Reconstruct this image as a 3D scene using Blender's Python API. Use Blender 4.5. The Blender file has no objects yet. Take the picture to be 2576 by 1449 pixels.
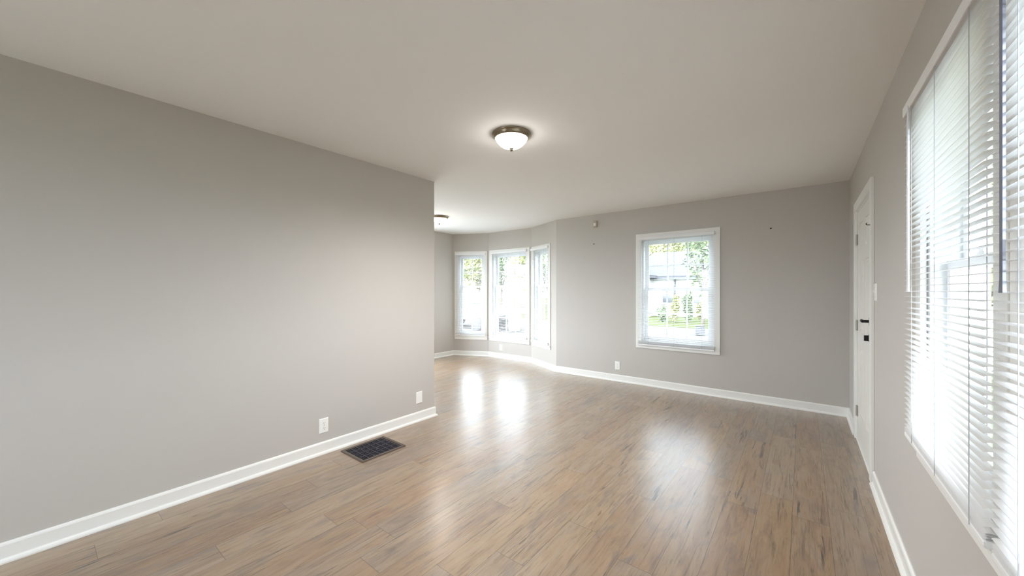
import bpy, math, random
from mathutils import Matrix, Vector

C = bpy.context.scene.collection
S = bpy.context.scene
PI = math.pi
random.seed(7)

# ------------------------------------------------------------------ camera
F_PX, YAW, H_CAM = 938.65, 0.662, 1.3072
cam_d = bpy.data.cameras.new('camera')
cam = bpy.data.objects.new('camera', cam_d)
C.objects.link(cam)
cam_d.sensor_width = 36.0
cam_d.lens = F_PX / 2576 * 36.0
cam_d.shift_y = 5.8 / 2576
cam_d.clip_start = 0.02
cam_d.clip_end = 300
cam.location = (0, 0, H_CAM)
cam.rotation_euler = (PI / 2, 0, YAW)
S.camera = cam

# ------------------------------------------------------------------ world, light, exposure
SKY_LOW, SKY_HIGH = 3.5, 20.5
LAMP, LAMP_W = 11.0, 64.0
w = bpy.data.worlds.new('overcast_sky')
S.world = w
w.use_nodes = True
bg = w.node_tree.nodes['Background']
bg.inputs['Color'].default_value = (0.80, 0.90, 1.0, 1)
# thin overcast: the veiled sun stands in the south, so the sky is brighter there than in the north
wn, wl = w.node_tree.nodes, w.node_tree.links
w_tc = wn.new('ShaderNodeTexCoord')
w_dot = wn.new('ShaderNodeVectorMath'); w_dot.operation = 'DOT_PRODUCT'
w_dot.inputs[1].default_value = Vector((-0.18, -0.93, 0.30)).normalized()
w_half = wn.new('ShaderNodeMath'); w_half.operation = 'MULTIPLY_ADD'; w_half.inputs[1].default_value = 0.5; w_half.inputs[2].default_value = 0.5
w_pow = wn.new('ShaderNodeMath'); w_pow.operation = 'POWER'; w_pow.inputs[1].default_value = 2.2
w_out = wn.new('ShaderNodeMath'); w_out.operation = 'MULTIPLY_ADD'; w_out.inputs[1].default_value = SKY_HIGH - SKY_LOW; w_out.inputs[2].default_value = SKY_LOW
wl.new(w_tc.outputs['Generated'], w_dot.inputs[0])
wl.new(w_dot.outputs['Value'], w_half.inputs[0])
wl.new(w_half.outputs[0], w_pow.inputs[0])
wl.new(w_pow.outputs[0], w_out.inputs[0])
wl.new(w_out.outputs[0], bg.inputs['Strength'])
S.view_settings.view_transform = 'Standard'
S.view_settings.look = 'None'
S.view_settings.gamma = 1.0
S.view_settings.exposure = 1.09
S.view_settings.use_curve_mapping = False
S.cycles.max_bounces = 10
S.cycles.diffuse_bounces = 6
S.cycles.glossy_bounces = 4
S.cycles.transparent_max_bounces = 16
S.cycles.sample_clamp_indirect = 6.0
S.cycles.use_denoising = True
S.cycles.caustics_reflective = False
S.cycles.caustics_refractive = False

# room plan
XR, XL, YF, YL, ZC = 0.3805, -3.0338, 5.1714, 2.572, 2.44
PA = (-3.1282, YF)
PB = (-3.8787, 5.5475)
PC = (-4.9105, 5.5475)
PD = (-5.5788, 5.2267)
YB = -3.2
T = 0.14


def portal(cx, cy, cz, rz, wd, ht):
    l = bpy.data.lights.new('daylight_portal', 'AREA')
    l.shape = 'RECTANGLE'
    l.size, l.size_y = wd, ht
    l.cycles.is_portal = True
    o = bpy.data.objects.new('daylight_portal', l)
    C.objects.link(o)
    o.location = (cx, cy, cz)
    o.rotation_euler = (PI / 2, 0, rz + PI)   # emits along the wall's inward direction
    return o


# ------------------------------------------------------------------ helpers
def obj(name, v, f, mat, parent=None, smooth=False):
    me = bpy.data.meshes.new(name)
    me.from_pydata(v, [], f)
    me.validate()
    import bmesh
    bm = bmesh.new()
    bm.from_mesh(me)
    bmesh.ops.recalc_face_normals(bm, faces=bm.faces)
    bm.to_mesh(me)
    bm.free()
    if smooth:
        for p in me.polygons:
            p.use_smooth = True
    me.materials.append(mat)
    o = bpy.data.objects.new(name, me)
    C.objects.link(o)
    if parent:
        o.parent = parent
    return o


class MB:
    def __init__(self):
        self.v, self.f = [], []

    def add(self, v, f):
        n = len(self.v)
        self.v += [tuple(p) for p in v]
        self.f += [tuple(i + n for i in q) for q in f]
        return self

    def box(self, x0, x1, y0, y1, z0, z1):
        v = [(x, y, z) for z in (z0, z1) for y in (y0, y1) for x in (x0, x1)]
        return self.add(v, [(0, 2, 3, 1), (4, 5, 7, 6), (0, 1, 5, 4), (2, 6, 7, 3), (0, 4, 6, 2), (1, 3, 7, 5)])

    def hexa(self, a, b):
        """two quads a (4 pts) and b (4 pts)"""
        return self.add(list(a) + list(b), [(3, 2, 1, 0), (4, 5, 6, 7)] + [(i, (i + 1) % 4, (i + 1) % 4 + 4, i + 4) for i in range(4)])

    def ring(self, x0, x1, z0, z1, wl, wr, wb, wt, y0, y1):
        """rectangular frame in the xz plane, depth y0..y1"""
        o = [(x0, z0), (x1, z0), (x1, z1), (x0, z1)]
        i = [(x0 + wl, z0 + wb), (x1 - wr, z0 + wb), (x1 - wr, z1 - wt), (x0 + wl, z1 - wt)]
        v = [(x, y0, z) for x, z in o] + [(x, y0, z) for x, z in i] + [(x, y1, z) for x, z in o] + [(x, y1, z) for x, z in i]
        f = []
        for k in range(4):
            n = (k + 1) % 4
            f += [(k, n, n + 4, k + 4), (k + 8, k + 12, n + 12, n + 8), (k, k + 8, n + 8, n), (k + 4, n + 4, n + 12, k + 12)]
        return self.add(v, f)

    def prism(self, pts, axis, a, b):
        """polygon pts extruded along axis from a to b; pts are the other two coordinates in order"""
        n = len(pts)

        def P(p, t):
            return {'x': (t, p[0], p[1]), 'y': (p[0], t, p[1]), 'z': (p[0], p[1], t)}[axis]
        v = [P(p, a) for p in pts] + [P(p, b) for p in pts]
        f = [tuple(range(n))[::-1], tuple(range(n, 2 * n))] + [(i, (i + 1) % n, (i + 1) % n + n, i + n) for i in range(n)]
        return self.add(v, f)

    def lathe(self, prof, seg=40, c=(0, 0, 0), axis='z'):
        v, f = [], []
        for r, z in prof:
            for k in range(seg):
                a = 2 * PI * k / seg
                q = (r * math.cos(a), r * math.sin(a))
                if axis == 'z':
                    v.append((c[0] + q[0], c[1] + q[1], c[2] + z))
                elif axis == 'y':
                    v.append((c[0] + q[0], c[1] + z, c[2] + q[1]))
                else:
                    v.append((c[0] + z, c[1] + q[0], c[2] + q[1]))
        for i in range(len(prof) - 1):
            for k in range(seg):
                n = (k + 1) % seg
                f.append((i * seg + k, i * seg + n, (i + 1) * seg + n, (i + 1) * seg + k))
        f.append(tuple(range(seg)))
        f.append(tuple(range((len(prof) - 1) * seg, len(prof) * seg)))
        return self.add(v, f)

    def tube(self, pts, r, seg=10):
        pts = [Vector(p) for p in pts]
        rs = r if isinstance(r, (list, tuple)) else [r] * len(pts)
        v, f = [], []
        up = None
        for i, p in enumerate(pts):
            d = (pts[min(i + 1, len(pts) - 1)] - pts[max(i - 1, 0)]).normalized()
            if up is None:
                up = d.orthogonal().normalized()
            a = (up - d * up.dot(d)).normalized()
            up = a
            b = d.cross(a)
            for k in range(seg):
                t = 2 * PI * k / seg
                v.append(p + (a * math.cos(t) + b * math.sin(t)) * rs[i])
        n = len(pts)
        for i in range(n - 1):
            for k in range(seg):
                m = (k + 1) % seg
                f.append((i * seg + k, i * seg + m, (i + 1) * seg + m, (i + 1) * seg + k))
        f.append(tuple(range(seg))[::-1])
        f.append(tuple(range((n - 1) * seg, n * seg)))
        return self.add(v, f)

    def build(self, name, mat, parent=None, smooth=False, bevel=0.0):
        o = obj(name, self.v, self.f, mat, parent, smooth)
        if bevel:
            m = o.modifiers.new('bevel', 'BEVEL')
            m.width = bevel
            m.segments = 2
            m.limit_method = 'ANGLE'
        return o


def empty(name, loc, rz=0.0):
    o = bpy.data.objects.new(name, None)
    o.empty_display_size = 0.05
    C.objects.link(o)
    o.location = loc
    o.rotation_euler = (0, 0, rz)
    return o


def tag(o, label=None, cat=None, group=None, kind=None):
    if label:
        o['label'] = label
    if cat:
        o['category'] = cat
    if group:
        o['group'] = group
    if kind:
        o['kind'] = kind
    return o


# ------------------------------------------------------------------ materials
def srgb(r, g, b):
    def l(c):
        c /= 255.0
        return c / 12.92 if c <= 0.04045 else ((c + 0.055) / 1.055) ** 2.4
    return (l(r), l(g), l(b), 1)


def mat(name, col, rough=0.5, metal=0.0, spec=0.5, emit=None, estr=0.0):
    m = bpy.data.materials.new(name)
    m.use_nodes = True
    b = m.node_tree.nodes['Principled BSDF']
    b.inputs['Base Color'].default_value = col
    b.inputs['Roughness'].default_value = rough
    b.inputs['Metallic'].default_value = metal
    b.inputs['Specular IOR Level'].default_value = spec
    if emit:
        b.inputs['Emission Color'].default_value = emit
        b.inputs['Emission Strength'].default_value = estr
    return m


def mottled(name, c1, c2, scale, rough=0.6, bump=0.0, bscale=None, detail=4, spec=0.4, stretch=(1, 1, 1)):
    m = mat(name, c1, rough, spec=spec)
    nt = m.node_tree
    N, L = nt.nodes, nt.links
    b = N['Principled BSDF']
    tc = N.new('ShaderNodeTexCoord')
    mp = N.new('ShaderNodeMapping')
    mp.inputs['Scale'].default_value = stretch
    L.new(tc.outputs['Object'], mp.inputs['Vector'])
    nz = N.new('ShaderNodeTexNoise')
    nz.inputs['Scale'].default_value = scale
    nz.inputs['Detail'].default_value = detail
    L.new(mp.outputs['Vector'], nz.inputs['Vector'])
    mx = N.new('ShaderNodeMix')
    mx.data_type = 'RGBA'
    mx.inputs['A'].default_value = c1
    mx.inputs['B'].default_value = c2
    L.new(nz.outputs['Fac'], mx.inputs['Factor'])
    L.new(mx.outputs['Result'], b.inputs['Base Color'])
    if bump:
        n2 = N.new('ShaderNodeTexNoise')
        n2.inputs['Scale'].default_value = bscale or scale
        n2.inputs['Detail'].default_value = 3
        L.new(tc.outputs['Object'], n2.inputs['Vector'])
        bp = N.new('ShaderNodeBump')
        bp.inputs['Strength'].default_value = bump
        bp.inputs['Distance'].default_value = 0.002
        L.new(n2.outputs['Fac'], bp.inputs['Height'])
        L.new(bp.outputs['Normal'], b.inputs['Normal'])
    return m


def striped(name, c1, c2, axis, period, rough=0.6, gap=0.12):
    """boards or courses: a dark line every period along an axis"""
    m = mat(name, c1, rough, spec=0.3)
    nt = m.node_tree
    N, L = nt.nodes, nt.links
    tc = N.new('ShaderNodeTexCoord')
    sp = N.new('ShaderNodeSeparateXYZ')
    L.new(tc.outputs['Object'], sp.inputs[0])
    d = N.new('ShaderNodeMath'); d.operation = 'DIVIDE'; d.inputs[1].default_value = period
    L.new(sp.outputs[axis], d.inputs[0])
    fr = N.new('ShaderNodeMath'); fr.operation = 'FRACT'
    L.new(d.outputs[0], fr.inputs[0])
    lt = N.new('ShaderNodeMath'); lt.operation = 'LESS_THAN'; lt.inputs[1].default_value = gap
    L.new(fr.outputs[0], lt.inputs[0])
    mx = N.new('ShaderNodeMix'); mx.data_type = 'RGBA'
    mx.inputs['A'].default_value = c1
    mx.inputs['B'].default_value = c2
    L.new(lt.outputs[0], mx.inputs['Factor'])
    L.new(mx.outputs['Result'], N['Principled BSDF'].inputs['Base Color'])
    return m


M = {}
M['wall'] = mottled('greige_wall_paint', srgb(195, 190, 184), srgb(192, 187, 181), 1.3, 0.62, 0.05, 260)
M['ceiling'] = mottled('flat_white_ceiling_paint', srgb(247, 247, 246), srgb(245, 245, 243), 1.1, 0.8, 0.08, 180)
M['trim'] = mat('white_gloss_trim_paint', srgb(236, 235, 231), 0.32, spec=0.45)
M['door'] = mat('white_satin_door_paint', srgb(232, 230, 224), 0.35, spec=0.45)
M['vinyl'] = mat('white_vinyl', srgb(224, 225, 226), 0.35)
M['slat'] = mat('white_blind_slat', srgb(238, 238, 238), 0.4)
M['plate'] = mat('white_plastic_plate', srgb(240, 239, 235), 0.3)
M['sensor'] = mat('almond_plastic', srgb(182, 173, 157), 0.5)
M['slot'] = mat('dark_slot', srgb(70, 66, 60), 0.6)
M['cord'] = mat('pale_grey_cord', srgb(188, 188, 192), 0.7)
M['wand'] = mat('white_plastic_wand', srgb(228, 228, 232), 0.25)
M['wand_backlit'] = mat('backlit_plastic_wand', srgb(118, 118, 128), 0.25)  # shade of the backlit wand put into a darker colour
M['black'] = mat('matte_black_metal', srgb(24, 24, 26), 0.4, metal=0.3)
M['hinge'] = mat('painted_worn_hinge', srgb(176, 172, 162), 0.4, metal=0.4)
M['nickel'] = mat('brushed_nickel', srgb(150, 136, 116), 0.28, metal=1.0)
M['bronze'] = mat('aged_bronze_frame', srgb(104, 92, 84), 0.4, metal=0.4)
M['grille'] = mat('dark_painted_grille', srgb(74, 70, 82), 0.45, metal=0.2)
M['pit'] = mat('black_duct', srgb(14, 13, 16), 0.8)
M['nail'] = mat('dark_nail', srgb(52, 44, 34), 0.5, metal=0.5)
M['bowl'] = mat('frosted_lit_glass', srgb(245, 244, 240), 0.35, emit=(1.0, 0.965, 0.91, 1), estr=LAMP)
M['bowl_warm'] = mat('frosted_warm_lit_glass', srgb(245, 240, 228), 0.35, emit=(1.0, 0.80, 0.55, 1), estr=LAMP * 0.7)

# clear window glass: straight through, with a thin fresnel reflection
gm = bpy.data.materials.new('clear_window_glass')
gm.use_nodes = True
nt = gm.node_tree
nt.nodes.clear()
out = nt.nodes.new('ShaderNodeOutputMaterial')
tr = nt.nodes.new('ShaderNodeBsdfTransparent')
tr.inputs['Color'].default_value = (0.95, 0.96, 0.96, 1)
gl = nt.nodes.new('ShaderNodeBsdfGlossy')
gl.inputs['Roughness'].default_value = 0.02
lw = nt.nodes.new('ShaderNodeLayerWeight')
pw_ = nt.nodes.new('ShaderNodeMath'); pw_.operation = 'POWER'; pw_.inputs[1].default_value = 5.0
sc_ = nt.nodes.new('ShaderNodeMath'); sc_.operation = 'MULTIPLY_ADD'; sc_.inputs[1].default_value = 0.7; sc_.inputs[2].default_value = 0.03
nt.links.new(lw.outputs['Facing'], pw_.inputs[0])
nt.links.new(pw_.outputs[0], sc_.inputs[0])
veil = nt.nodes.new('ShaderNodeBsdfTranslucent')        # faint translucent veil imitating glare over the view outside
veil.inputs['Color'].default_value = (0.9, 0.9, 0.9, 1)
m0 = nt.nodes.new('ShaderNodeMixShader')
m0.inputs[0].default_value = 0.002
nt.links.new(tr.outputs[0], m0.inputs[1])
nt.links.new(veil.outputs[0], m0.inputs[2])
ms = nt.nodes.new('ShaderNodeMixShader')
nt.links.new(sc_.outputs[0], ms.inputs[0])
nt.links.new(m0.outputs[0], ms.inputs[1])
nt.links.new(gl.outputs[0], ms.inputs[2])
nt.links.new(ms.outputs[0], out.inputs['Surface'])
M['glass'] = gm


def floor_material():
    m = bpy.data.materials.new('oak_look_vinyl_plank')
    m.use_nodes = True
    nt = m.node_tree
    N, L = nt.nodes, nt.links
    b = N['Principled BSDF']

    def math_(op, a, b_=None, c=None):
        n = N.new('ShaderNodeMath')
        n.operation = op
        for i, x in enumerate((a, b_, c)):
            if x is None:
                continue
            if isinstance(x, (int, float)):
                n.inputs[i].default_value = x
            else:
                L.new(x, n.inputs[i])
        return n.outputs[0]

    def mixc(f, a, b_, mode='MIX'):
        n = N.new('ShaderNodeMix')
        n.data_type = 'RGBA'
        n.blend_type = mode
        for k, x in (('Factor', f), ('A', a), ('B', b_)):
            if isinstance(x, (int, float, tuple)):
                n.inputs[k].default_value = x
            else:
                L.new(x, n.inputs[k])
        return n.outputs['Result']

    def comb(x, y, z):
        n = N.new('ShaderNodeCombineXYZ')
        for i, q in enumerate((x, y, z)):
            if isinstance(q, (int, float)):
                n.inputs[i].default_value = q
            else:
                L.new(q, n.inputs[i])
        return n.outputs[0]

    def noise(vec, scale, detail=4, rough=0.55, dist=0.0):
        n = N.new('ShaderNodeTexNoise')
        n.inputs['Scale'].default_value = scale
        n.inputs['Detail'].default_value = detail
        n.inputs['Roughness'].default_value = rough
        n.inputs['Distortion'].default_value = dist
        L.new(vec, n.inputs['Vector'])
        return n.outputs['Fac']

    def ramp(fac, stops):
        n = N.new('ShaderNodeValToRGB')
        while len(n.color_ramp.elements) < len(stops):
            n.color_ramp.elements.new(0.5)
        for e, (p, c) in zip(n.color_ramp.elements, stops):
            e.position = p
            e.color = c
        L.new(fac, n.inputs[0])
        return n.outputs['Color']

    tc = N.new('ShaderNodeTexCoord')
    sp = N.new('ShaderNodeSeparateXYZ')
    L.new(tc.outputs['Object'], sp.inputs[0])
    x, y = sp.outputs[0], sp.outputs[1]
    PW, PL = 0.166, 1.22
    u = math_('DIVIDE', math_('ADD', x, 2.04), PW)
    row = math_('FLOOR', u)
    fu = math_('FRACT', u)
    wr = N.new('ShaderNodeTexWhiteNoise'); wr.noise_dimensions = '1D'
    L.new(row, wr.inputs['W'])
    v = math_('ADD', math_('DIVIDE', y, PL), math_('MULTIPLY', wr.outputs['Value'], 7.0))
    col = math_('FLOOR', v)
    fv = math_('FRACT', v)
    wp = N.new('ShaderNodeTexWhiteNoise'); wp.noise_dimensions = '2D'
    L.new(comb(row, col, 0), wp.inputs['Vector'])
    tone = wp.outputs['Value']
    wcs = N.new('ShaderNodeSeparateColor')
    L.new(wp.outputs['Color'], wcs.inputs[0])
    off = math_('MULTIPLY', tone, 37.0)
    off2 = math_('MULTIPLY', wcs.outputs[1], 53.0)
    # coordinates stretched along the plank, shifted per plank
    gx = math_('ADD', x, off)
    gv = comb(math_('MULTIPLY', gx, 13.0), math_('ADD', math_('MULTIPLY', y, 2.3), off2), off)
    gv2 = comb(math_('MULTIPLY', gx, 70.0), math_('ADD', math_('MULTIPLY', y, 4.0), off2), off)
    gv3 = comb(math_('MULTIPLY', gx, 34.0), math_('ADD', math_('MULTIPLY', y, 2.0), off), off2)
    n1 = noise(gv, 1.0, 6, 0.66, 1.1)
    n2 = noise(gv2, 1.0, 6, 0.72, 0.8)
    n3 = noise(gv3, 1.0, 6, 0.62, 1.2)
    base = ramp(n1, [(0.26, srgb(100, 79, 63)), (0.40, srgb(146, 119, 92)), (0.53, srgb(174, 147, 112)), (0.66, srgb(163, 148, 131)), (0.80, srgb(118, 105, 97))])
    tint = ramp(tone, [(0.0, srgb(152, 118, 88)), (0.3, srgb(176, 156, 130)), (0.55, srgb(138, 126, 118)), (0.8, srgb(174, 146, 108)), (1.0, srgb(144, 114, 90))])
    c = mixc(0.48, base, tint)
    fine = ramp(n2, [(0.33, (0.36, 0.33, 0.31, 1)), (0.45, (0.92, 0.91, 0.90, 1)), (0.72, (1.18, 1.16, 1.13, 1))])
    c = mixc(0.95, c, fine, 'MULTIPLY')
    # dark weathered cracks and streaks, only here and there
    crack = ramp(n3, [(0.35, (1, 1, 1, 1)), (0.42, (0, 0, 0, 1))])
    patch = ramp(noise(comb(math_('MULTIPLY', x, 3.0), math_('MULTIPLY', y, 1.2), off), 1.0, 2), [(0.40, (0, 0, 0, 1)), (0.60, (1, 1, 1, 1))])
    cf = math_('MULTIPLY', math_('MULTIPLY', crack, patch), 1.0)
    c = mixc(cf, c, srgb(66, 52, 44))
    blotch = noise(comb(math_('MULTIPLY', gx, 9.0), math_('ADD', math_('MULTIPLY', y, 3.4), off), off2), 1.0, 4, 0.6, 0.8)
    c = mixc(ramp(blotch, [(0.50, (0, 0, 0, 1)), (0.70, (0.42, 0.42, 0.42, 1))]), c, srgb(158, 122, 84))
    c = mixc(ramp(blotch, [(0.30, (0.6, 0.6, 0.6, 1)), (0.44, (0, 0, 0, 1))]), c, srgb(118, 108, 104))
    # broad reddish and grey drifts along planks
    drift = noise(comb(math_('MULTIPLY', gx, 6.0), math_('MULTIPLY', y, 0.9), off), 1.0, 2)
    c = mixc(math_('MULTIPLY', math_('SUBTRACT', drift, 0.35), 0.6), c, srgb(140, 124, 114))
    # seams
    eu = math_('MINIMUM', fu, math_('SUBTRACT', 1.0, fu))
    ev = math_('MINIMUM', fv, math_('SUBTRACT', 1.0, fv))
    su = math_('LESS_THAN', eu, 0.0075)
    sv = math_('LESS_THAN', ev, 0.0011)
    seam = math_('MAXIMUM', su, sv)
    c = mixc(math_('MULTIPLY', seam, 0.62), c, srgb(70, 56, 46))
    c = mixc(1.0, c, (0.86, 0.84, 0.84, 1), 'MULTIPLY')
    L.new(c, b.inputs['Base Color'])
    rr = N.new('ShaderNodeMapRange')
    rr.inputs['To Min'].default_value = 0.30
    rr.inputs['To Max'].default_value = 0.40
    L.new(n2, rr.inputs['Value'])
    L.new(rr.outputs[0], b.inputs['Roughness'])
    b.inputs['Specular IOR Level'].default_value = 0.95
    b.inputs['Coat Weight'].default_value = 1.0
    b.inputs['Coat Roughness'].default_value = 0.27
    hgt = math_('SUBTRACT', math_('MULTIPLY', n2, 0.25), seam)
    bp = N.new('ShaderNodeBump')
    bp.inputs['Strength'].default_value = 0.12
    bp.inputs['Distance'].default_value = 0.002
    L.new(hgt, bp.inputs['Height'])
    L.new(bp.outputs['Normal'], b.inputs['Normal'])
    return m


M['floor'] = floor_material()

# ------------------------------------------------------------------ room shell
fl = MB()
fl.prism([(XL - 2.75, 2.3), (XL - 0.1, 2.3), (XL - 0.1, YB - 0.1), (XR + 0.1, YB - 0.1), (XR + 0.1, YF + 0.1), (PA[0], YF + 0.1),
          (PB[0], PB[1] + 0.1), (PC[0], PC[1] + 0.1), (PD[0] - 0.05, PD[1] + 0.1), (XL - 2.75, PD[1])], 'z', -0.12, 0.0)
tag(fl.build('floor', M['floor']), kind='structure')
ce = MB()
ce.prism([(XL - 2.75, 2.3), (XL - 0.1, 2.3), (XL - 0.1, YB - 0.1), (XR + 0.14, YB - 0.1), (XR + 0.14, YF + 0.14), (PA[0], YF + 0.14),
          (PB[0], PB[1] + 0.14), (PC[0], PC[1] + 0.14), (PD[0] - 0.05, PD[1] + 0.14), (XL - 2.75, PD[1])], 'z', ZC, ZC + 0.12)
tag(ce.build('ceiling', M['ceiling']), kind='structure')


def wall(name, A, B, holes=(), e0=0.0, e1=0.0, t=T, m='wall'):
    """wall from A to B (left to right seen from inside), outward thickness t, holes (x0, x1, z0, z1)"""
    A, B = Vector(A), Vector(B)
    d = B - A
    ln = d.length
    rz = math.atan2(d.y, d.x)
    mb = MB()

    def piece(x0, x1, z0, z1):
        o0 = x0 - (e0 if x0 <= 1e-6 else 0)
        o1 = x1 + (e1 if x1 >= ln - 1e-6 else 0)
        mb.hexa([(x0, 0, z0), (x1, 0, z0), (o1, t, z0), (o0, t, z0)], [(x0, 0, z1), (x1, 0, z1), (o1, t, z1), (o0, t, z1)])
    x = 0.0
    for (h0, h1, z0, z1) in sorted(holes):
        piece(x, h0, 0, ZC)
        if z0 > 0:
            piece(h0, h1, 0, z0)
        piece(h0, h1, z1, ZC)
        x = h1
    piece(x, ln, 0, ZC)
    o = mb.build(name, M[m])
    o.location = (A.x, A.y, 0)
    o.rotation_euler = (0, 0, rz)
    tag(o, kind='structure')
    return rz, ln


# window list: name, frame origin (A), B, x0, x1 of casing, z0, z1 of casing, n columns, rows (upper, lower), meeting rail, stool
CW = 0.078
segs = {
    'far': (PA, (XR, YF)),
    'right': ((XR, YF), (XR, YB)),
    'dining': ((PD[0], YL), PD), 'back': ((XR, YB), (XL, YB)),
    'bay_left': (PD, PC), 'bay_middle': (PC, PB), 'bay_right': (PB, PA),
}


def xin(side, p):
    A = Vector(segs[side][0]); B = Vector(segs[side][1])
    return (Vector(p) - A).dot((B - A).normalized())


fx0, fx1 = -1.832 - PA[0], -0.796 - PA[0]
wins = [
    dict(n=1, side='bay_left', c0=0.035, c1=0.715, z0=0.325, z1=2.085, cols=2, rows=(2, 3), mid=1.375, stool=True),
    dict(n=2, side='bay_middle', c0=0.032, c1=1.000, z0=0.318, z1=2.092, cols=3, rows=(2, 3), mid=1.385, stool=True),
    dict(n=3, side='bay_right', c0=0.035, c1=0.672, z0=0.318, z1=2.085, cols=2, rows=(2, 3), mid=1.385, stool=True),
    dict(n=4, side='far', c0=fx0, c1=fx1, z0=0.514, z1=2.082, cols=3, rows=(2, 2), mid=1.322, stool=False),
    dict(n=5, side='right', c0=YF - 2.212, c1=YF - 1.350, z0=0.63, z1=2.07, cols=1, rows=(1, 1), mid=1.40, stool=True),
    dict(n=9, side='right', c0=YF + 1.2, c1=YF + 2.4, z0=0.5, z1=2.07, cols=2, rows=(1, 1), mid=1.4, stool=False),  # unseen window behind the camera, added to light the left wall
    dict(n=8, side='back', c0=2.3, c1=3.2, z0=0.2, z1=2.15, cols=3, rows=(2, 2), mid=1.3, stool=False),  # unseen window added in the back wall as daylight fill
    dict(n=7, side='dining', c0=0.2, c1=1.95, z0=0.3, z1=2.12, cols=3, rows=(2, 2), mid=1.3, stool=False),  # unseen window added to brighten the dining end and door
    dict(n=6, side='right', c0=YF - 1.335, c1=YF - 0.43, z0=0.63, z1=2.07, cols=1, rows=(1, 1), mid=1.40, stool=True),
]
DOOR0, DOOR1 = YF - 4.475, YF - 3.545        # door opening along wall_right
holes = {}
for q in wins:
    holes.setdefault(q['side'], []).append((q['c0'] + CW - 0.006, q['c1'] - CW + 0.006, q['z0'] + CW - 0.006, q['z1'] - CW + 0.006))
holes['right'].append((DOOR0, DOOR1, 0.0, 2.005))

mit = T * math.tan(math.radians(13))
ANG = {}
ANG['far'] = wall('wall_far', *segs['far'], holes['far'], 0.0, T)[0]
ANG['right'] = wall('wall_right', *segs['right'], holes['right'], 0.0, T)[0]
ANG['bay_left'] = wall('wall_bay_left', *segs['bay_left'], holes['bay_left'], 0.2, mit)[0]
ANG['bay_middle'] = wall('wall_bay_middle', *segs['bay_middle'], holes['bay_middle'], mit, mit)[0]
ANG['bay_right'] = wall('wall_bay_right', *segs['bay_right'], holes['bay_right'], mit, 0.0)[0]
ANG['dining'] = wall('wall_dining', *segs['dining'], holes['dining'], 0.0, 0.0)[0]
wall('wall_divider', (XL, YL), (PD[0], YL), (), -0.14, T)
wall('wall_left', (XL, YB), (XL, YL), (), T, 0.0)
ANG['back'] = wall('wall_back', *segs['back'], holes['back'], T, T)[0]

# ------------------------------------------------------------------ baseboards
PROF = [(0, 0), (0.027, 0), (0.027, 0.007), (0.023, 0.015), (0.014, 0.02), (0.0125, 0.022), (0.0125, 0.082), (0.010, 0.089), (0.004, 0.095), (0, 0.095)]


def baseboard(name, pts):
    """pts in order with the room on the right-hand side of travel"""
    P = [Vector(p) for p in pts]
    n = len(P)
    rows = []
    for i in range(n):
        d0 = (P[i] - P[i - 1]).normalized() if i else None
        d1 = (P[i + 1] - P[i]).normalized() if i < n - 1 else None
        n0 = Vector((d0.y, -d0.x)) if d0 else None
        n1 = Vector((d1.y, -d1.x)) if d1 else None
        if n0 is None:
            mv = n1
        elif n1 is None:
            mv = n0
        else:
            mv = (n0 + n1) / (1 + n0.dot(n1))
        rows.append([(P[i].x + mv.x * d, P[i].y + mv.y * d, z) for d, z in PROF])
    k = len(PROF)
    v = [p for r in rows for p in r]
    f = [tuple(range(k))[::-1], tuple(range((n - 1) * k, n * k))]
    for i in range(n - 1):
        for j in range(k):
            m = (j + 1) % k
            f.append((i * k + j, i * k + m, (i + 1) * k + m, (i + 1) * k + j))
    tag(obj(name, v, f, M['trim']), kind='structure')


baseboard('baseboard_left', [(XL, YB), (XL, YL), (PD[0], YL)][:2] + [(PD[0] + 0.02, YL)])
baseboard('baseboard_bay', [(PD[0], YL + 0.03), PD, PC, PB, PA])
baseboard('baseboard_far', [PA, (XR, YF), (XR, 4.556)])
baseboard('baseboard_right', [(XR, 3.466), (XR, YB)])


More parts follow.
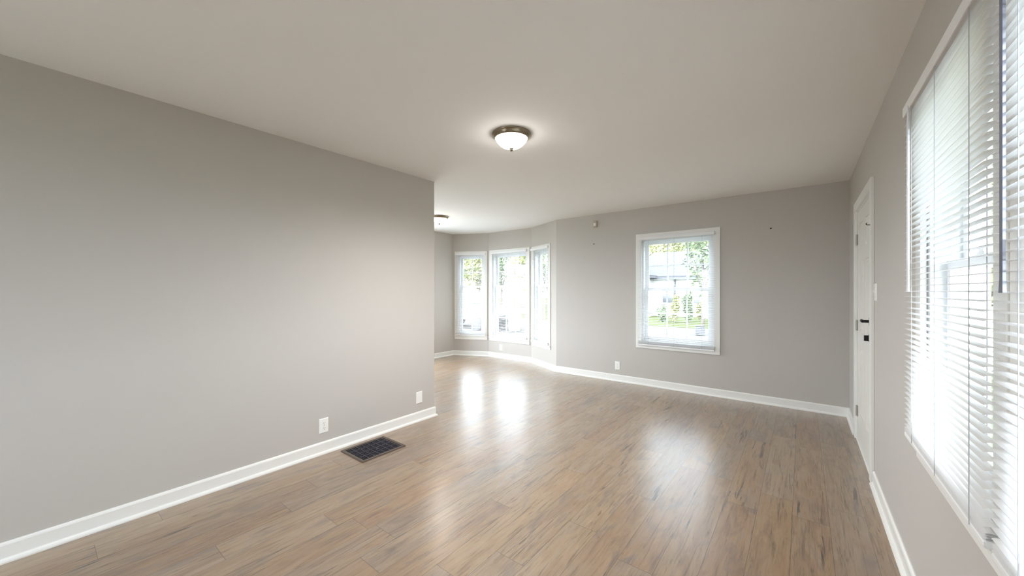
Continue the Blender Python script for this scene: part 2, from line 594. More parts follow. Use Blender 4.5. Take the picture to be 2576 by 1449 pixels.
# ------------------------------------------------------------------ windows
def window(q):
    A = segs[q['side']][0]
    rz = ANG[q['side']]
    xc = (q['c0'] + q['c1']) / 2
    ca, sa = math.cos(rz), math.sin(rz)
    root = empty('window_%d' % q['n'], (A[0] + ca * xc, A[1] + sa * xc, q['z0']), rz)
    tag(root, kind='structure')
    W = (q['c1'] - q['c0']) / 2
    Ht = q['z1'] - q['z0']
    if q['stool']:
        mb = MB()
        mb.box(-W, -W + CW, -0.018, 0, 0.075, Ht)
        mb.box(W - CW, W, -0.018, 0, 0.075, Ht)
        mb.box(-W + CW, W - CW, -0.018, 0, Ht - CW, Ht)
        mb.build('casing', M['trim'], root, bevel=0.003)
        MB().box(-W, W, -0.016, 0, 0, 0.055).build('apron', M['trim'], root, bevel=0.003)
        MB().box(-W - 0.004, W + 0.004, -0.034, 0.05, 0.055, 0.075).build('window_sill', M['trim'], root, bevel=0.005)
    else:
        MB().ring(-W, W, 0, Ht, CW, CW, CW, CW, -0.018, 0).build('casing', M['trim'], root, bevel=0.003)
    i0, i1, k0, k1 = -W + CW - 0.005, W - CW + 0.005, CW - 0.005, Ht - CW + 0.005
    MB().ring(i0, i1, k0, k1, 0.03, 0.03, 0.035, 0.03, 0.004, T + 0.012).build('window_frame', M['vinyl'], root)
    j0, j1, l0, l1 = i0 + 0.03, i1 - 0.03, k0 + 0.035, k1 - 0.03
    zm = q['mid'] - q['z0']

    def sash(name, z0, z1, y0, y1, rows, wb, wt):
        s = MB().ring(j0, j1, z0, z1, 0.042, 0.042, wb, wt, y0, y1).build(name, M['vinyl'], root, bevel=0.003)
        a, b_, c, d = j0 + 0.042, j1 - 0.042, z0 + wb, z1 - wt
        yg = (y0 + y1) / 2
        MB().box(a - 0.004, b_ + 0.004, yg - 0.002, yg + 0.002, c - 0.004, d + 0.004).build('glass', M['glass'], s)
        if q['cols'] > 1 or rows > 1:
            mb = MB()
            for k in range(1, q['cols']):
                x = a + (b_ - a) * k / q['cols']
                mb.box(x - 0.009, x + 0.009, yg - 0.008, yg + 0.008, c, d)
            for k in range(1, rows):
                z = c + (d - c) * k / rows
                mb.box(a, b_, yg - 0.0075, yg + 0.0075, z - 0.009, z + 0.009)
            mb.build('muntins', M['vinyl'], s)
        return s
    sash('upper_sash', zm - 0.018, l1, 0.085, 0.115, q['rows'][0], 0.036, 0.042)
    lo = sash('lower_sash', l0, zm + 0.018, 0.045, 0.075, q['rows'][1], 0.06, 0.036)
    lk = MB().box(-0.03, 0.03, 0.048, 0.07, zm + 0.018, zm + 0.026)
    lk.box(-0.008, 0.03, 0.046, 0.06, zm + 0.026, zm + 0.036)
    lk.build('sash_lock', M['vinyl'], lo)
    yo = T + 0.06
    portal(root.location.x - sa * yo, root.location.y + ca * yo, q['z0'] + Ht / 2, rz, 2 * W, Ht)
    return root


for q in wins:
    window(q)


# ------------------------------------------------------------------ blinds
def blind(side, x0, x1, ztop, zbot, cords, label, wand_mat='wand', wand_len=0.70, yb=-0.036, stack=3, tilt=4.0, wand_x=0.045):
    A = segs[side][0]
    rz = ANG[side]
    xc = (x0 + x1) / 2
    ca, sa = math.cos(rz), math.sin(rz)
    root = empty('window_blind', (A[0] + ca * xc, A[1] + sa * xc, zbot), rz)
    tag(root, label, 'blind', 'white slatted blinds over the windows')
    W = (x1 - x0) / 2
    Ht = ztop - zbot
    hr = MB().box(-W, W, yb - 0.018, -0.0185, Ht - 0.042, Ht)
    hr.build('headrail', M['slat'], root, bevel=0.004)
    MB().box(-W + 0.002, W - 0.002, yb - 0.013, yb + 0.013, 0.0, 0.02).build('bottom_rail', M['slat'], root, bevel=0.005)
    mb = MB()
    zs = []
    z = Ht - 0.058
    while z > 0.032 + stack * 0.006:
        zs.append(z)
        z -= 0.0219
    for k in range(stack):
        zs.append(0.025 + 0.006 * k)
    ct, st = math.cos(math.radians(tilt)), math.sin(math.radians(tilt))
    for k, z in enumerate(zs):
        prof = []
        for s in (-1, -0.4, 0.4, 1):
            y, h = 0.0125 * s, 0.0022 * (1 - s * s)
            prof.append((y * ct - h * st, y * st + h * ct))
        ring = prof + [(y, h - 0.0007) for y, h in prof[::-1]]
        sag = 0.0
        j0, j1 = random.uniform(-0.001, 0.001), random.uniform(-0.001, 0.001)
        n = len(ring)
        v = [(-W + 0.003, yb + y, z + h + j0) for y, h in ring] + [(W - 0.003, yb + y, z + h + j1) for y, h in ring]
        f = [tuple(range(n))[::-1], tuple(range(n, 2 * n))] + [(i, (i + 1) % n, (i + 1) % n + n, i + n) for i in range(n)]
        mb.add(v, f)
    mb.build('slats', M['slat'], root)
    for c in cords:
        MB().box(c - 0.0009, c + 0.0009, yb - 0.0152, yb - 0.0137, 0.012, Ht - 0.03).box(
            c - 0.0009, c + 0.0009, yb + 0.0137, yb + 0.0152, 0.012, Ht - 0.03).build('ladder_cord', M['cord'], root)
    xw = -W + wand_x
    yw = yb - 0.019
    wd = MB().tube([(xw, yb - 0.016, Ht - 0.03), (xw, yw, Ht - 0.034), (xw, yw, Ht - 0.055)], 0.002, 6)
    wd.tube([(xw, yw, Ht - 0.05), (xw, yw, Ht - 0.10), (xw, yw, Ht - wand_len + 0.03), (xw, yw, Ht - wand_len)], [0.0032, 0.0048, 0.0048, 0.0062], 6)
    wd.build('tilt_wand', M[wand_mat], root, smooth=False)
    return root


blind('bay_left', 0.055, 0.690, 2.05, 0.405, (-0.20, 0.20), 'narrow white blind on the left bay window beside the dining wall')
blind('bay_middle', 0.095, 0.945, 2.055, 0.405, (-0.29, 0, 0.29), 'white blind on the wide middle window of the bay')
blind('bay_right', 0.055, 0.640, 2.05, 0.40, (-0.18, 0.18), 'narrow white blind on the right bay window next to the far wall')
blind('far', fx0 + 0.035, fx1 - 0.055, 2.035, 0.555, (-0.33, 0.0, 0.33), 'white blind over the single window in the middle of the far wall', stack=7)
blind('right', YF - 2.222, YF - 1.36, 2.062, 0.705, (-0.290, 0.028, 0.342), 'large white blind on the right wall nearest the front door', wand_len=0.76, wand_x=0.115)
blind('right', YF - 1.318, YF - 0.45, 2.062, 0.705, (-0.291, 0.03, 0.33), 'white blind cut off by the right edge with a tilt wand greyed as if backlit', 'wand_backlit', wand_len=0.76, wand_x=0.087)

# ------------------------------------------------------------------ front door
rz = ANG['right']
dw = DOOR1 - DOOR0
dr = empty('door_1', (XR, YF - (DOOR0 + DOOR1) / 2, 0), rz)
tag(dr, kind='structure')
W = dw / 2
mb = MB()
mb.box(-W - 0.07, -W + 0.006, -0.02, 0, 0, 2.075)
mb.box(W - 0.006, W + 0.07, -0.02, 0, 0, 2.075)
mb.box(-W + 0.006, W - 0.006, -0.02, 0, 1.998, 2.075)
mb.build('casing', M['trim'], dr, bevel=0.003)
mb = MB()
mb.box(-W, -W + 0.018, 0.0, T, 0, 2.005)
mb.box(W - 0.018, W, 0.0, T, 0, 2.005)
mb.box(-W + 0.018, W - 0.018, 0.0, T, 1.987, 2.005)
mb.build('jamb', M['trim'], dr)
MB().box(-W + 0.018, W - 0.018, -0.012, T, 0, 0.016).build('threshold', M['trim'], dr, bevel=0.004)
D0, D1, DZ0, DZ1 = -W + 0.021, W - 0.021, 0.019, 1.984
mb = MB().box(D0, D1, 0.009, 0.046, DZ0, DZ1)
wd_ = D1 - D0
st = 0.115
pw = (wd_ - 3 * st) / 2
cols = [(D0 + st, D0 + st + pw), (D0 + 2 * st + pw, D0 + 2 * st + 2 * pw)]
rows_ = [(0.25, 0.82), (0.95, 1.55), (1.66, 1.87)]
mb.box(D0, D0 + st, 0.001, 0.009, DZ0, DZ1)
mb.box(D0 + st + pw, D0 + 2 * st + pw, 0.001, 0.009, DZ0, DZ1)
mb.box(D1 - st, D1, 0.001, 0.009, DZ0, DZ1)
zz = [DZ0] + [z for r in rows_ for z in r] + [DZ1]
for (a, b_) in cols:
    for k in range(0, len(zz), 2):
        mb.box(a, b_, 0.001, 0.009, zz[k], zz[k + 1])
    for (z0, z1) in rows_:
        o, i = 0.012, 0.035
        mb.hexa([(a + o, 0.009, z0 + o), (b_ - o, 0.009, z0 + o), (b_ - o, 0.009, z1 - o), (a + o, 0.009, z1 - o)],
                [(a + i, 0.002, z0 + i), (b_ - i, 0.002, z0 + i), (b_ - i, 0.002, z1 - i), (a + i, 0.002, z1 - i)])
slab = mb.build('door_panel', M['door'], dr)
for z in (0.25, 1.0, 1.75):
    h = MB().box(D0 - 0.001, D0 + 0.03, -0.0015, 0.001, z - 0.045, z + 0.045)
    h.tube([(D0 - 0.002, -0.006, z - 0.047), (D0 - 0.002, -0.006, z + 0.047)], 0.006, 8)
    h.build('hinge', M['hinge'], slab)
xh = D1 - 0.065
lv = MB().lathe([(0.0, 0.0), (0.031, 0.0), (0.033, -0.004), (0.033, -0.009), (0.029, -0.012), (0.0, -0.012)], 24, (xh, 0.001, 1.087), 'y')
lv.tube([(xh, -0.008, 1.087), (xh, -0.045, 1.087)], 0.010, 12)
lv.tube([(xh + 0.012, -0.043, 1.087), (xh, -0.045, 1.087), (xh - 0.05, -0.046, 1.088), (xh - 0.112, -0.040, 1.088)], [0.009, 0.0115, 0.0095, 0.0085], 10)
lv.build('lever_handle', M['black'], slab)
db = MB().lathe([(0.0, 0.0), (0.027, 0.0), (0.029, -0.004), (0.028, -0.012), (0.022, -0.016), (0.0, -0.016)], 24, (xh, 0.001, 0.968), 'y')
db.box(xh - 0.006, xh + 0.006, -0.038, -0.012, 0.948, 0.988)
db.build('deadbolt', M['black'], slab, bevel=0.002)
# small hook on the edge of the casing
hk = MB().tube([(W + 0.055, -0.019, 1.752), (W + 0.055, -0.034, 1.752), (W + 0.055, -0.040, 1.758), (W + 0.055, -0.038, 1.766)], 0.003, 8)
o = hk.build('hook', M['nail'])
o.location = dr.location
o.rotation_euler = (0, 0, rz)
tag(o, 'tiny dark hook screwed into the front door casing near eye level', 'hook')


# ------------------------------------------------------------------ plates on walls
def plate_at(name, loc, rz, label, cat, group=None, kind='outlet', wd=0.074, ht=0.118):
    r = empty(name, loc, rz)
    tag(r, label, cat, group)
    mb = MB().hexa([(-wd / 2, 0, -ht / 2), (wd / 2, 0, -ht / 2), (wd / 2, 0, ht / 2), (-wd / 2, 0, ht / 2)],
                   [(-wd / 2 + 0.004, -0.006, -ht / 2 + 0.004), (wd / 2 - 0.004, -0.006, -ht / 2 + 0.004), (wd / 2 - 0.004, -0.006, ht / 2 - 0.004), (-wd / 2 + 0.004, -0.006, ht / 2 - 0.004)])
    mb.build('cover_plate', M['plate'], r, bevel=0.0015)
    if kind == 'outlet':
        for s in (-1, 1):
            zc = 0.0195 * s
            rc = MB()
            pts = []
            for k in range(20):
                a = 2 * PI * k / 20
                pts.append((0.017 * math.cos(a), zc + max(-0.0125, min(0.0125, 0.017 * math.sin(a)))))
            rc.prism(pts, 'y', -0.0058, -0.0075)
            s_ = rc.build('receptacle', M['plate'], r)
            sl = MB().box(-0.0075, -0.0055, -0.0079, -0.007, zc - 0.001, zc + 0.007)
            sl.box(0.0055, 0.0075, -0.0079, -0.007, zc - 0.001, zc + 0.006)
            sl.lathe([(0.0, -0.0079), (0.0024, -0.0079), (0.0024, -0.007), (0, -0.007)], 10, (0, 0, zc - 0.007), 'y')
            sl.build('slots', M['slot'], s_)
        MB().lathe([(0, -0.0072), (0.003, -0.0068), (0.003, -0.005), (0, -0.005)], 10, (0, 0, 0), 'y').build('screw', M['hinge'], r)
    elif kind == 'blank':
        for z in (-0.042, 0.042):
            MB().lathe([(0, -0.0072), (0.003, -0.0068), (0.003, -0.005), (0, -0.005)], 10, (0, 0, z), 'y').build('screw', M['plate'], r)
    elif kind == 'switch':
        t = MB().hexa([(-0.005, -0.0055, -0.011), (0.005, -0.0055, -0.011), (0.005, -0.0055, 0.011), (-0.005, -0.0055, 0.011)],
                      [(-0.004, -0.017, 0.004), (0.004, -0.017, 0.004), (0.004, -0.015, 0.012), (-0.004, -0.015, 0.012)])
        t.build('toggle', M['plate'], r)
        for z in (-0.03, 0.03):
            MB().lathe([(0, -0.0072), (0.003, -0.0068), (0.003, -0.005), (0, -0.005)], 10, (0, 0, z), 'y').build('screw', M['hinge'], r)
    return r


RL = PI / 2     # left wall faces +x
plate_at('wall_outlet', (XL, 1.434, 0.222), RL, 'white electrical outlet on the left wall above the floor register', 'outlet', 'white wall plates')
plate_at('blank_wall_plate', (XL, 2.379, 0.234), RL, 'blank white wall plate low on the left wall by its corner', 'wall plate', 'white wall plates', 'blank')
plate_at('wall_outlet', (-2.104, YF, 0.224), 0, 'white electrical outlet on the far wall left of the single window', 'outlet', 'white wall plates')
bm_ = Vector(PC).lerp(Vector(PB), 0.307)
plate_at('blank_wall_plate', (bm_.x, bm_.y, 0.207), 0, 'small blank white wall plate under the middle bay window', 'wall plate', 'white wall plates', 'blank')
plate_at('light_switch', (XR, 3.405, 1.295), ANG['right'], 'white toggle light switch on the right wall beside the door casing', 'switch', None, 'switch')

# motion sensor
r = empty('motion_sensor', (-2.44, YF, 2.245), 0)
tag(r, 'small almond motion sensor box high on the far wall near the bay', 'sensor')
mb = MB().prism([(-0.034, 0), (0.034, 0), (0.034, -0.022), (0.024, -0.042), (-0.024, -0.042), (-0.034, -0.022)], 'z', 0.0, 0.098)
mb.build('sensor_body', M['sensor'], r, bevel=0.006)
MB().prism([(-0.02, -0.0415), (0.02, -0.0415), (0.016, -0.046), (-0.016, -0.046)], 'z', 0.02, 0.062).build('sensor_lens', M['plate'], r, bevel=0.002)

# nails
for (x, z, lab) in ((-2.466, 2.001, 'tiny dark nail in the far wall just below the motion sensor'),
                    (-0.287, 2.011, 'tiny dark nail in the far wall right of the single window')):
    o = MB().lathe([(0.0, 0.0), (0.003, 0.0), (0.003, -0.010), (0.009, -0.011), (0.009, -0.014), (0.0, -0.015)], 10, (0, 0, 0), 'y').build('nail', M['nail'])
    o.location = (x, YF, z)
    tag(o, lab, 'nail', 'nails left in the far wall')

# ------------------------------------------------------------------ floor register
RX0, RX1, RY0, RY1 = -2.955, -2.627, 1.532, 1.922
r = empty('floor_register', ((RX0 + RX1) / 2, (RY0 + RY1) / 2, 0), 0)
tag(r, 'dark metal floor register vent set in the floor along the left wall', 'vent')
W, Hh = (RX1 - RX0) / 2, (RY1 - RY0) / 2
fr = MB()
o_, i_ = [(-W, -Hh), (W, -Hh), (W, Hh), (-W, Hh)], [(-W + .024, -Hh + .024), (W - .024, -Hh + .024), (W - .024, Hh - .024), (-W + .024, Hh - .024)]
v = [(x, y, 0.0005) for x, y in o_] + [(x * .985, y * .985, 0.009) for x, y in o_] + [(x, y, 0.007) for x, y in i_] + [(x, y, 0.0005) for x, y in i_]
f = []
for k in range(4):
    n = (k + 1) % 4
    for a in range(4):
        b_ = (a + 1) % 4
        f.append((a * 4 + k, a * 4 + n, b_ * 4 + n, b_ * 4 + k))
fr.add(v, f)
fr.build('register_frame', M['bronze'], r)
MB().box(-W + .03, W - .03, -Hh + .03, Hh - .03, 0.0003, 0.0012).build('duct_opening', M['pit'], r)
g = MB()
for k in range(1, 4):
    x = -W + .024 + (2 * W - .048) * k / 4
    g.box(x - 0.003, x + 0.003, -Hh + .024, Hh - .024, 0.0012, 0.0066)
nb = 22
for k in range(1, nb):
    y = -Hh + .024 + (2 * Hh - .048) * k / nb
    g.box(-W + .024, W - .024, y - (0.0014 if k % 3 else 0.003), y + (0.0014 if k % 3 else 0.003), 0.0012, 0.004 if k % 3 else 0.0066)
g.build('grille', M['grille'], r)
MB().box(W - 0.12, W - 0.105, -0.012, 0.012, 0.0066, 0.013).build('damper_lever', M['grille'], r)


# ------------------------------------------------------------------ ceiling lights
def ceiling_light(x, y, bowl, label, watt, col):
    r = empty('ceiling_light', (x, y, ZC), 0)
    tag(r, label, 'light', 'flush ceiling lights')
    MB().lathe([(0.0, 0.0), (0.141, 0.0), (0.142, -0.004), (0.139, -0.009), (0.132, -0.013), (0.131, -0.020), (0.126, -0.026), (0.122, -0.036),
                (0.117, -0.036), (0.116, -0.014), (0.0, -0.014)], 64).build('light_pan', M['nickel'], r, smooth=True)
    pr_ = []
    for k in range(13):
        a = PI / 2 * k / 12
        pr_.append((0.1155 * (0.35 * (1 - k / 12) + 0.65 * math.cos(a)) if k < 12 else 0.0, -0.034 - 0.072 * math.sin(a)))
    MB().lathe([(0.0, -0.030), (0.113, -0.030)] + pr_[:-1] + [(0.001, -0.106)], 64).build('glass_bowl', M[bowl], r, smooth=True)
    MB().lathe([(0.0, -0.101), (0.014, -0.101), (0.016, -0.106), (0.012, -0.110), (0.009, -0.113), (0.011, -0.117), (0.007, -0.123), (0.0, -0.125)], 20).build('finial', M['nickel'], r, smooth=True)
    l = bpy.data.lights.new('bulb_light', 'SPOT')      # the fixture's downward light
    l.energy, l.color = watt, col
    l.spot_size, l.spot_blend = math.radians(174), 1.0
    l.shadow_soft_size = 0.14
    lo_ = bpy.data.objects.new('bulb_light', l)
    C.objects.link(lo_)
    lo_.parent = r
    lo_.location = (0, 0, -0.235)
    return r


ceiling_light(-1.668, 2.133, 'bowl', 'nickel rimmed dome ceiling light in the middle of the living room ceiling', LAMP_W, (1.0, 0.985, 0.965))
ceiling_light(-4.403, 3.833, 'bowl_warm', 'warm glowing dome ceiling light half hidden behind the left wall corner', LAMP_W * 0.25, (1.0, 0.93, 0.84))

# ------------------------------------------------------------------ outdoors
GZ = -0.60
M['grass'] = mottled('lawn_grass', srgb(54, 62, 34), srgb(68, 72, 42), 2.2, 0.95, detail=6, spec=0.03)  # two dark greens blended by noise
M['asphalt'] = mottled('street_asphalt', srgb(78, 77, 76), srgb(71, 70, 69), 1.5, 0.95, spec=0.03)
M['concrete'] = mottled('bounce_concrete', srgb(204, 202, 198), srgb(196, 194, 190), 3, 0.85)  # pale concrete of the added bounce ground
M['porch'] = mottled('worn_porch_boards', srgb(148, 146, 142), srgb(136, 134, 130), 4, 0.85)
M['leaf_y'] = mottled('yellow_green_leaves', srgb(100, 104, 58), srgb(124, 124, 78), 3, 0.7)
M['leaf_g'] = mottled('mid_green_leaves', srgb(72, 86, 58), srgb(92, 104, 74), 3, 0.7)
M['bark'] = mottled('grey_bark', srgb(84, 76, 68), srgb(60, 54, 48), 9, 0.9, stretch=(1, 1, .2))
M['siding'] = striped('white_lap_siding', srgb(196, 196, 194), srgb(150, 150, 152), 2, 0.13)
M['beige_siding'] = striped('beige_board_siding', srgb(178, 164, 140), srgb(130, 116, 96), 0, 0.20)
M['shingle'] = mottled('grey_shingles', srgb(46, 46, 50), srgb(56, 56, 60), 4, 0.9, stretch=(1, 1, 4))
M['whitewood'] = mat('white_painted_wood', srgb(206, 204, 198), 0.6)
M['tanwood'] = mottled('tan_painted_wood', srgb(148, 130, 104), srgb(132, 114, 90), 5, 0.7)
M['darkwood'] = mottled('weathered_dark_post', srgb(92, 84, 78), srgb(72, 66, 60), 6, 0.8)
M['darkglass'] = mat('dark_house_window', srgb(40, 44, 50), 0.1)
M['bin'] = mat('grey_bin_plastic', srgb(104, 106, 112), 0.55)
M['bin_dark'] = mat('dark_rubber', srgb(44, 44, 46), 0.7)
M['carpaint'] = mat('white_car_paint', srgb(200, 202, 206), 0.25)
M['utility'] = mat('grey_utility_metal', srgb(50, 51, 54), 0.6)

tag(MB().box(-60, 60, -14, 13.4, GZ - 0.2, GZ).build('lawn', M['grass']), kind='structure')
tag(MB().box(-60, 60, 20.6, 80, GZ - 0.2, GZ).build('lawn_across_street', M['grass']), kind='structure')
tag(MB().box(-60, 60, 13.4, 20.6, GZ - 0.22, GZ - 0.02).build('street', M['asphalt']), kind='structure')
tag(MB().box(-17.0, -4.4, 6.6, 13.4, GZ, GZ + 0.02).build('driveway', M['asphalt']), kind='structure')
tag(MB().box(-12.0, 3.0, -8.0, YB - 0.3, GZ, GZ + 0.03).build('bounce_ground_back', M['concrete']), kind='structure')  # unseen pale slab added to bounce daylight through the back window
tag(MB().box(-9.5, PD[0] - 0.4, -1.0, 6.4, GZ, GZ + 0.03).build('bounce_ground_side', M['concrete']), kind='structure')  # unseen pale strip added to throw daylight up into the dining window
tag(MB().box(XR + T + 0.02, 3.2, -3.0, 5.4, GZ, -0.14).build('porch_floor', M['porch']), kind='structure')


def at(px, depth, z=GZ):
    xx = (px - 1288) / F_PX * depth
    return (-math.sin(YAW) * depth + math.cos(YAW) * xx, math.cos(YAW) * depth + math.sin(YAW) * xx, z)


def crown_mesh(n, rx, ry, rz_, leaf, seed):
    rd = random.Random(seed)
    mb = MB()
    lobes = [(rd.uniform(-.5, .5) * rx, rd.uniform(-.5, .5) * ry, rd.uniform(-.5, .5) * rz_, rd.uniform(.45, .7)) for _ in range(7)]
    for i in range(n):
        lx, ly, lz, s = lobes[i % 7]
        while True:
            p = Vector((rd.uniform(-1, 1), rd.uniform(-1, 1), rd.uniform(-1, 1)))
            if 0.35 < p.length < 1:
                break
        c = Vector((lx + p.x * rx * s, ly + p.y * ry * s, lz + p.z * rz_ * s))
        a = Vector((rd.gauss(0, 1), rd.gauss(0, 1), rd.gauss(0, 1))).normalized()
        b_ = a.orthogonal().normalized()
        cc = a.cross(b_)
        L_ = leaf * rd.uniform(0.7, 1.3)
        mb.add([c - b_ * L_, c + cc * L_ * .55 + a * L_ * .12, c + b_ * L_, c - cc * L_ * .55 + a * L_ * .12], [(0, 1, 2, 3)])
    return mb


def tree(pos, h_trunk, r, rz_, n, m, label, seed, leaf=0.16, group='trees beyond the street'):
    t = empty('tree', pos, 0)
    tag(t, label, 'tree', group)
    tk = MB().tube([(0, 0, -0.02), (0.04, 0, h_trunk * .5), (0, 0.03, h_trunk), (0.02, 0, h_trunk + rz_)], [r * .075, r * .06, r * .05, r * .02], 10)
    for k in range(5):
        a = 2 * PI * k / 5 + seed
        tk.tube([(0, 0, h_trunk * .8), (math.cos(a) * r * .35, math.sin(a) * r * .35, h_trunk + rz_ * .4), (math.cos(a) * r * .7, math.sin(a) * r * .7, h_trunk + rz_ * .8)],
                [r * .03, r * .02, r * .008], 7)
    tk.build('trunk', M['bark'], t)
    o = crown_mesh(n, r, r, rz_, leaf, seed).build('crown', M[m], t)
    o.location = (0, 0, h_trunk + rz_ * .75)
    return t


def shrub(pos, r, h, n, m, label, seed, group='shrubs before the white house'):
    t = empty('shrub', pos, 0)
    tag(t, label, 'shrub', group)
    s = MB()
    for k in range(5):
        a = 2 * PI * k / 5
        s.tube([(0, 0, -0.01), (math.cos(a) * r * .5, math.sin(a) * r * .5, h * .7)], [0.025, 0.01], 6)
    s.build('stem', M['bark'], t)
    o = crown_mesh(n, r, r, h * .55, 0.09, seed).build('foliage', M[m], t)
    o.location = (0, 0, h * .55)
    return t


# house across the street, seen through the far window
ha = at(1700, 27)
hs = empty('white_house', (ha[0], ha[1], GZ), 0)
tag(hs, 'white clapboard house with grey shingled roofs across the street', 'house')
MB().box(-2.4, 6.0, 0.0, 7.0, 0, 2.95).build('wall', M['siding'], hs)
MB().prism([(-0.7, 2.75), (3.5, 4.85), (7.7, 2.75), (7.7, 2.95), (3.5, 5.05), (-0.7, 2.95)], 'x', -2.7, 6.4).build('roof', M['shingle'], hs)
gw = MB().box(-6.6, -1.6, -2.2, 4.0, 0, 3.1)
gw.prism([(-6.6, 3.1), (-1.6, 3.1), (-4.1, 4.7)], 'y', -2.2, 4.0)
gw.build('gable_wing', M['siding'], hs)
MB().prism([(-7.1, 2.78), (-4.1, 4.75), (-1.1, 2.78), (-1.1, 2.98), (-4.1, 4.98), (-7.1, 2.98)], 'y', -2.6, 4.2).build('gable_roof', M['shingle'], hs)
for (x0, x1, yy) in ((-0.9, -0.1, -0.05), (1.2, 2.2, -0.05), (3.2, 4.2, -0.05), (-5.0, -3.6, -2.25)):
    f_ = MB().ring(x0 - .08, x1 + .08, 0.9, 2.4, .08, .08, .08, .08, yy - .03, yy + .06).build('window', M['whitewood'], hs)
    MB().box(x0, x1, yy + .01, yy + .04, .98, 2.32).build('pane', M['darkglass'], f_)
MB().box(-2.75, 6.4, -0.75, -0.62, 2.68, 2.80).build('gutter', M['utility'], hs)
MB().box(-0.1, 0.0, -0.12, -0.02, 0, 2.7).build('downspout', M['utility'], hs)

for k, (px, dp, r_, h_, m_, lab) in enumerate((
        (1664, 22.5, 0.31, 1.0, 'leaf_g', 'low rounded green shrub before the gabled wing of the white house'),
        (1697, 22.0, 0.31, 1.7, 'leaf_y', 'tall yellow green shrub in front of the white house wall'),
        (1731, 22.0, 0.31, 1.8, 'leaf_g', 'tall mid green shrub nearest the tree before the white house'),
        (1765, 23.0, 0.31, 1.3, 'leaf_y', 'small yellow green shrub at the right of the window view'))):
    shrub(at(px, dp), r_, h_, 700, m_, lab, 40 + k)

tree(at(1768, 19.5), 2.2, 1.25, 2.1, 800, 'leaf_g', 'green tree standing before the white house at its right', 3, 0.12)
tree(at(1632, 46), 3.0, 3.2, 3.6, 2600, 'leaf_y', 'big yellow green tree rising behind the gabled wing', 4, 0.2)
tree(at(1716, 38), 3.2, 2.6, 3.8, 2600, 'leaf_y', 'big yellow green tree rising behind the long shingled roof', 5, 0.2)
tree(at(1150, 44), 2.6, 2.1, 3.2, 900, 'leaf_g', 'tree beyond the parked white truck in the left bay window', 6, 0.2)
tree(at(1205, 33), 2.4, 1.55, 2.6, 900, 'leaf_y', 'yellow green tree seen through the right half of left bay window', 8, 0.2)
tree(at(1262, 46), 2.6, 2.1, 3.4, 900, 'leaf_g', 'leafy tree at the left of the middle bay window view', 9, 0.2)
tree(at(1318, 34), 2.2, 1.55, 2.7, 900, 'leaf_y', 'yellow green tree at the right of the middle bay window view', 10, 0.2)
tree(at(1378, 45), 2.4, 2.1, 3.4, 900, 'leaf_g', 'tree seen through the narrow right bay window', 11, 0.2)
tree(at(2545, 6.5), 1.9, 1.1, 1.3, 1500, 'leaf_y', 'yellow green tree beyond the porch in the right wall window', 12, 0.14)

# utility box by the street
ub = at(1761, 16.0)
u = empty('utility_box', (ub[0], ub[1], GZ), 0.3)
tag(u, 'small grey utility box standing by the street outside the far window', 'utility box')
MB().box(-0.17, 0.17, -0.15, 0.15, 0, 0.36).build('cabinet', M['utility'], u, bevel=0.01)
MB().prism([(-0.19, -0.17), (0.19, -0.17), (0.19, 0.17), (-0.19, 0.17)], 'z', 0.36, 0.39).build('lid', M['utility'], u, bevel=0.01)

# wheeled bin outside the middle bay window
bp_ = at(1294, 17.0)
b0 = empty('wheeled_bin', (bp_[0], bp_[1], GZ), 0.75)
tag(b0, 'grey wheeled trash bin outside the middle bay window', 'bin')
MB().hexa([(-.24, -.27, .07), (.24, -.27, .07), (.24, .25, .07), (-.24, .25, .07)], [(-.30, -.36, .98), (.30, -.36, .98), (.30, .36, .98), (-.30, .36, .98)]).build('bin_body', M['bin'], b0, bevel=0.02)
MB().prism([(-.40, .98), (.40, .98), (.38, 1.03), (.15, 1.08), (-.25, 1.07), (-.40, 1.02)], 'x', -.33, .33).build('lid', M['bin'], b0, bevel=0.01)
MB().tube([(-.30, .40, .96), (-.28, .47, .98), (.28, .47, .98), (.30, .40, .96)], .018, 8).build('handle', M['bin'], b0)
for s in (-1, 1):
    MB().lathe([(0, -.03), (.10, -.03), (.12, -.015), (.12, .015), (.10, .03), (0, .03)], 20, (s * .30, .27, .12), 'x').build('wheel', M['bin_dark'], b0)

# pickup truck parked at the near kerb, nose to the right
tp = at(1196, 17.6)
tk = empty('pickup_truck', (tp[0], tp[1], GZ), 0.0)
tag(tk, 'white pickup truck parked on the street outside the left bay window', 'truck')
body = MB()
body.prism([(-3.9, 0.55), (-1.0, 0.5), (0.95, 0.5), (1.0, 1.02), (0.9, 1.14), (-0.55, 1.22), (-2.4, 1.22), (-3.9, 1.2)], 'y', 0.0, 1.9)
body.build('body', M['carpaint'], tk, bevel=0.05)
cb = MB().hexa([(-2.35, 0.05, 1.2), (-0.55, 0.05, 1.2), (-0.55, 1.85, 1.2), (-2.35, 1.85, 1.2)], [(-2.2, 0.22, 1.86), (-1.35, 0.22, 1.88), (-1.35, 1.68, 1.88), (-2.2, 1.68, 1.86)])
cb.build('cab', M['carpaint'], tk, bevel=0.04)
MB().add([(-2.15, 0.062, 1.27), (-0.85, 0.062, 1.27), (-1.42, 0.19, 1.78), (-2.1, 0.19, 1.78)], [(0, 1, 2, 3)]).build('side_window', M['darkglass'], tk)
MB().add([(-0.53, 0.2, 1.26), (-0.53, 1.7, 1.26), (-1.27, 1.58, 1.82), (-1.27, 0.32, 1.82)], [(0, 1, 2, 3)]).build('windscreen', M['darkglass'], tk)
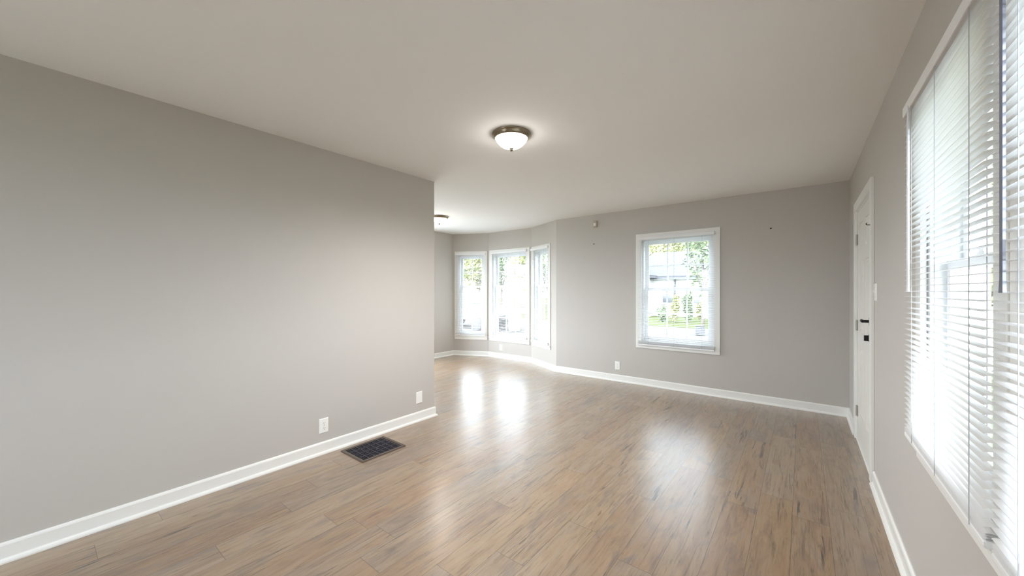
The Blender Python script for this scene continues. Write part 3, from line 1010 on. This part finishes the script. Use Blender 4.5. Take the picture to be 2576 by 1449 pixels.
for x in (0.1, -2.95):
    for yy in (0.02, 1.88):
        wl = MB().lathe([(0, -.11), (.24, -.11), (.33, -.09), (.35, 0), (.33, .09), (.24, .11), (0, .11)], 28, (x, yy, .35), 'y').build('wheel', M['bin_dark'], tk)
        sgn = -1 if yy < 1 else 1
        MB().lathe([(0, 0.115 * sgn), (.09, 0.125 * sgn), (.21, 0.112 * sgn), (.21, 0.10 * sgn), (0, .10 * sgn)], 20, (x, yy, .35), 'y').build('hub', M['utility'], wl)
MB().box(0.93, 1.08, 0.05, 1.85, 0.46, 0.72).build('bumper', M['utility'], tk, bevel=0.03)
for yy in (0.2, 1.45):
    MB().box(0.96, 1.02, yy, yy + 0.28, 0.80, 0.98).build('headlight', M['plate'], tk, bevel=0.02)

# porch posts and the neighbour's house, seen through the right wall blinds


def post(x, y, wdt, m, label, top=2.5):
    t = empty('porch_post', (x, y, -0.14), 0)
    tag(t, label, 'post', 'porch posts')
    MB().box(-wdt / 2, wdt / 2, -wdt / 2, wdt / 2, 0, top).build('shaft', M[m], t, bevel=0.006)
    MB().box(-wdt * .7, wdt * .7, -wdt * .7, wdt * .7, 0, 0.12).build('base_trim', M[m], t, bevel=0.006)
    MB().box(-wdt * .7, wdt * .7, -wdt * .7, wdt * .7, top, top + .08).build('cap_trim', M[m], t, bevel=0.006)


post(1.145, 5.1, 0.12, 'whitewood', 'white square porch post seen through the first right wall blind')
post(0.93, 4.3, 0.07, 'tanwood', 'thin tan porch post seen left of the white post through the blinds')
post(1.22, 4.15, 0.12, 'darkwood', 'dark weathered porch post at the right edge behind the blinds')
MB_ = MB().box(XR + T + 0.02, 2.7, 0.3, 5.5, 2.46, 2.60)
tag(MB_.build('porch_ceiling', M['whitewood']), kind='structure')
nh = empty('beige_house', (4.6, 14.0, GZ), 0)
tag(nh, 'beige sided neighbour house beyond the porch on the right', 'house')
MB().box(-3.4, 4.0, 0, 7, 0, 3.6).build('wall', M['beige_siding'], nh)
MB().prism([(-0.6, 3.45), (3.5, 5.4), (7.6, 3.45), (7.6, 3.65), (3.5, 5.6), (-0.6, 3.65)], 'x', -3.8, 4.4).build('roof', M['shingle'], nh)
for x0 in (-2.2, 0.6):
    f_ = MB().ring(x0 - .08, x0 + .88, 2.3, 3.3, .08, .08, .08, .08, -.06, .03).build('window', M['whitewood'], nh)
    MB().box(x0, x0 + .8, -.04, -.01, 2.38, 3.22).build('pane', M['darkglass'], f_)
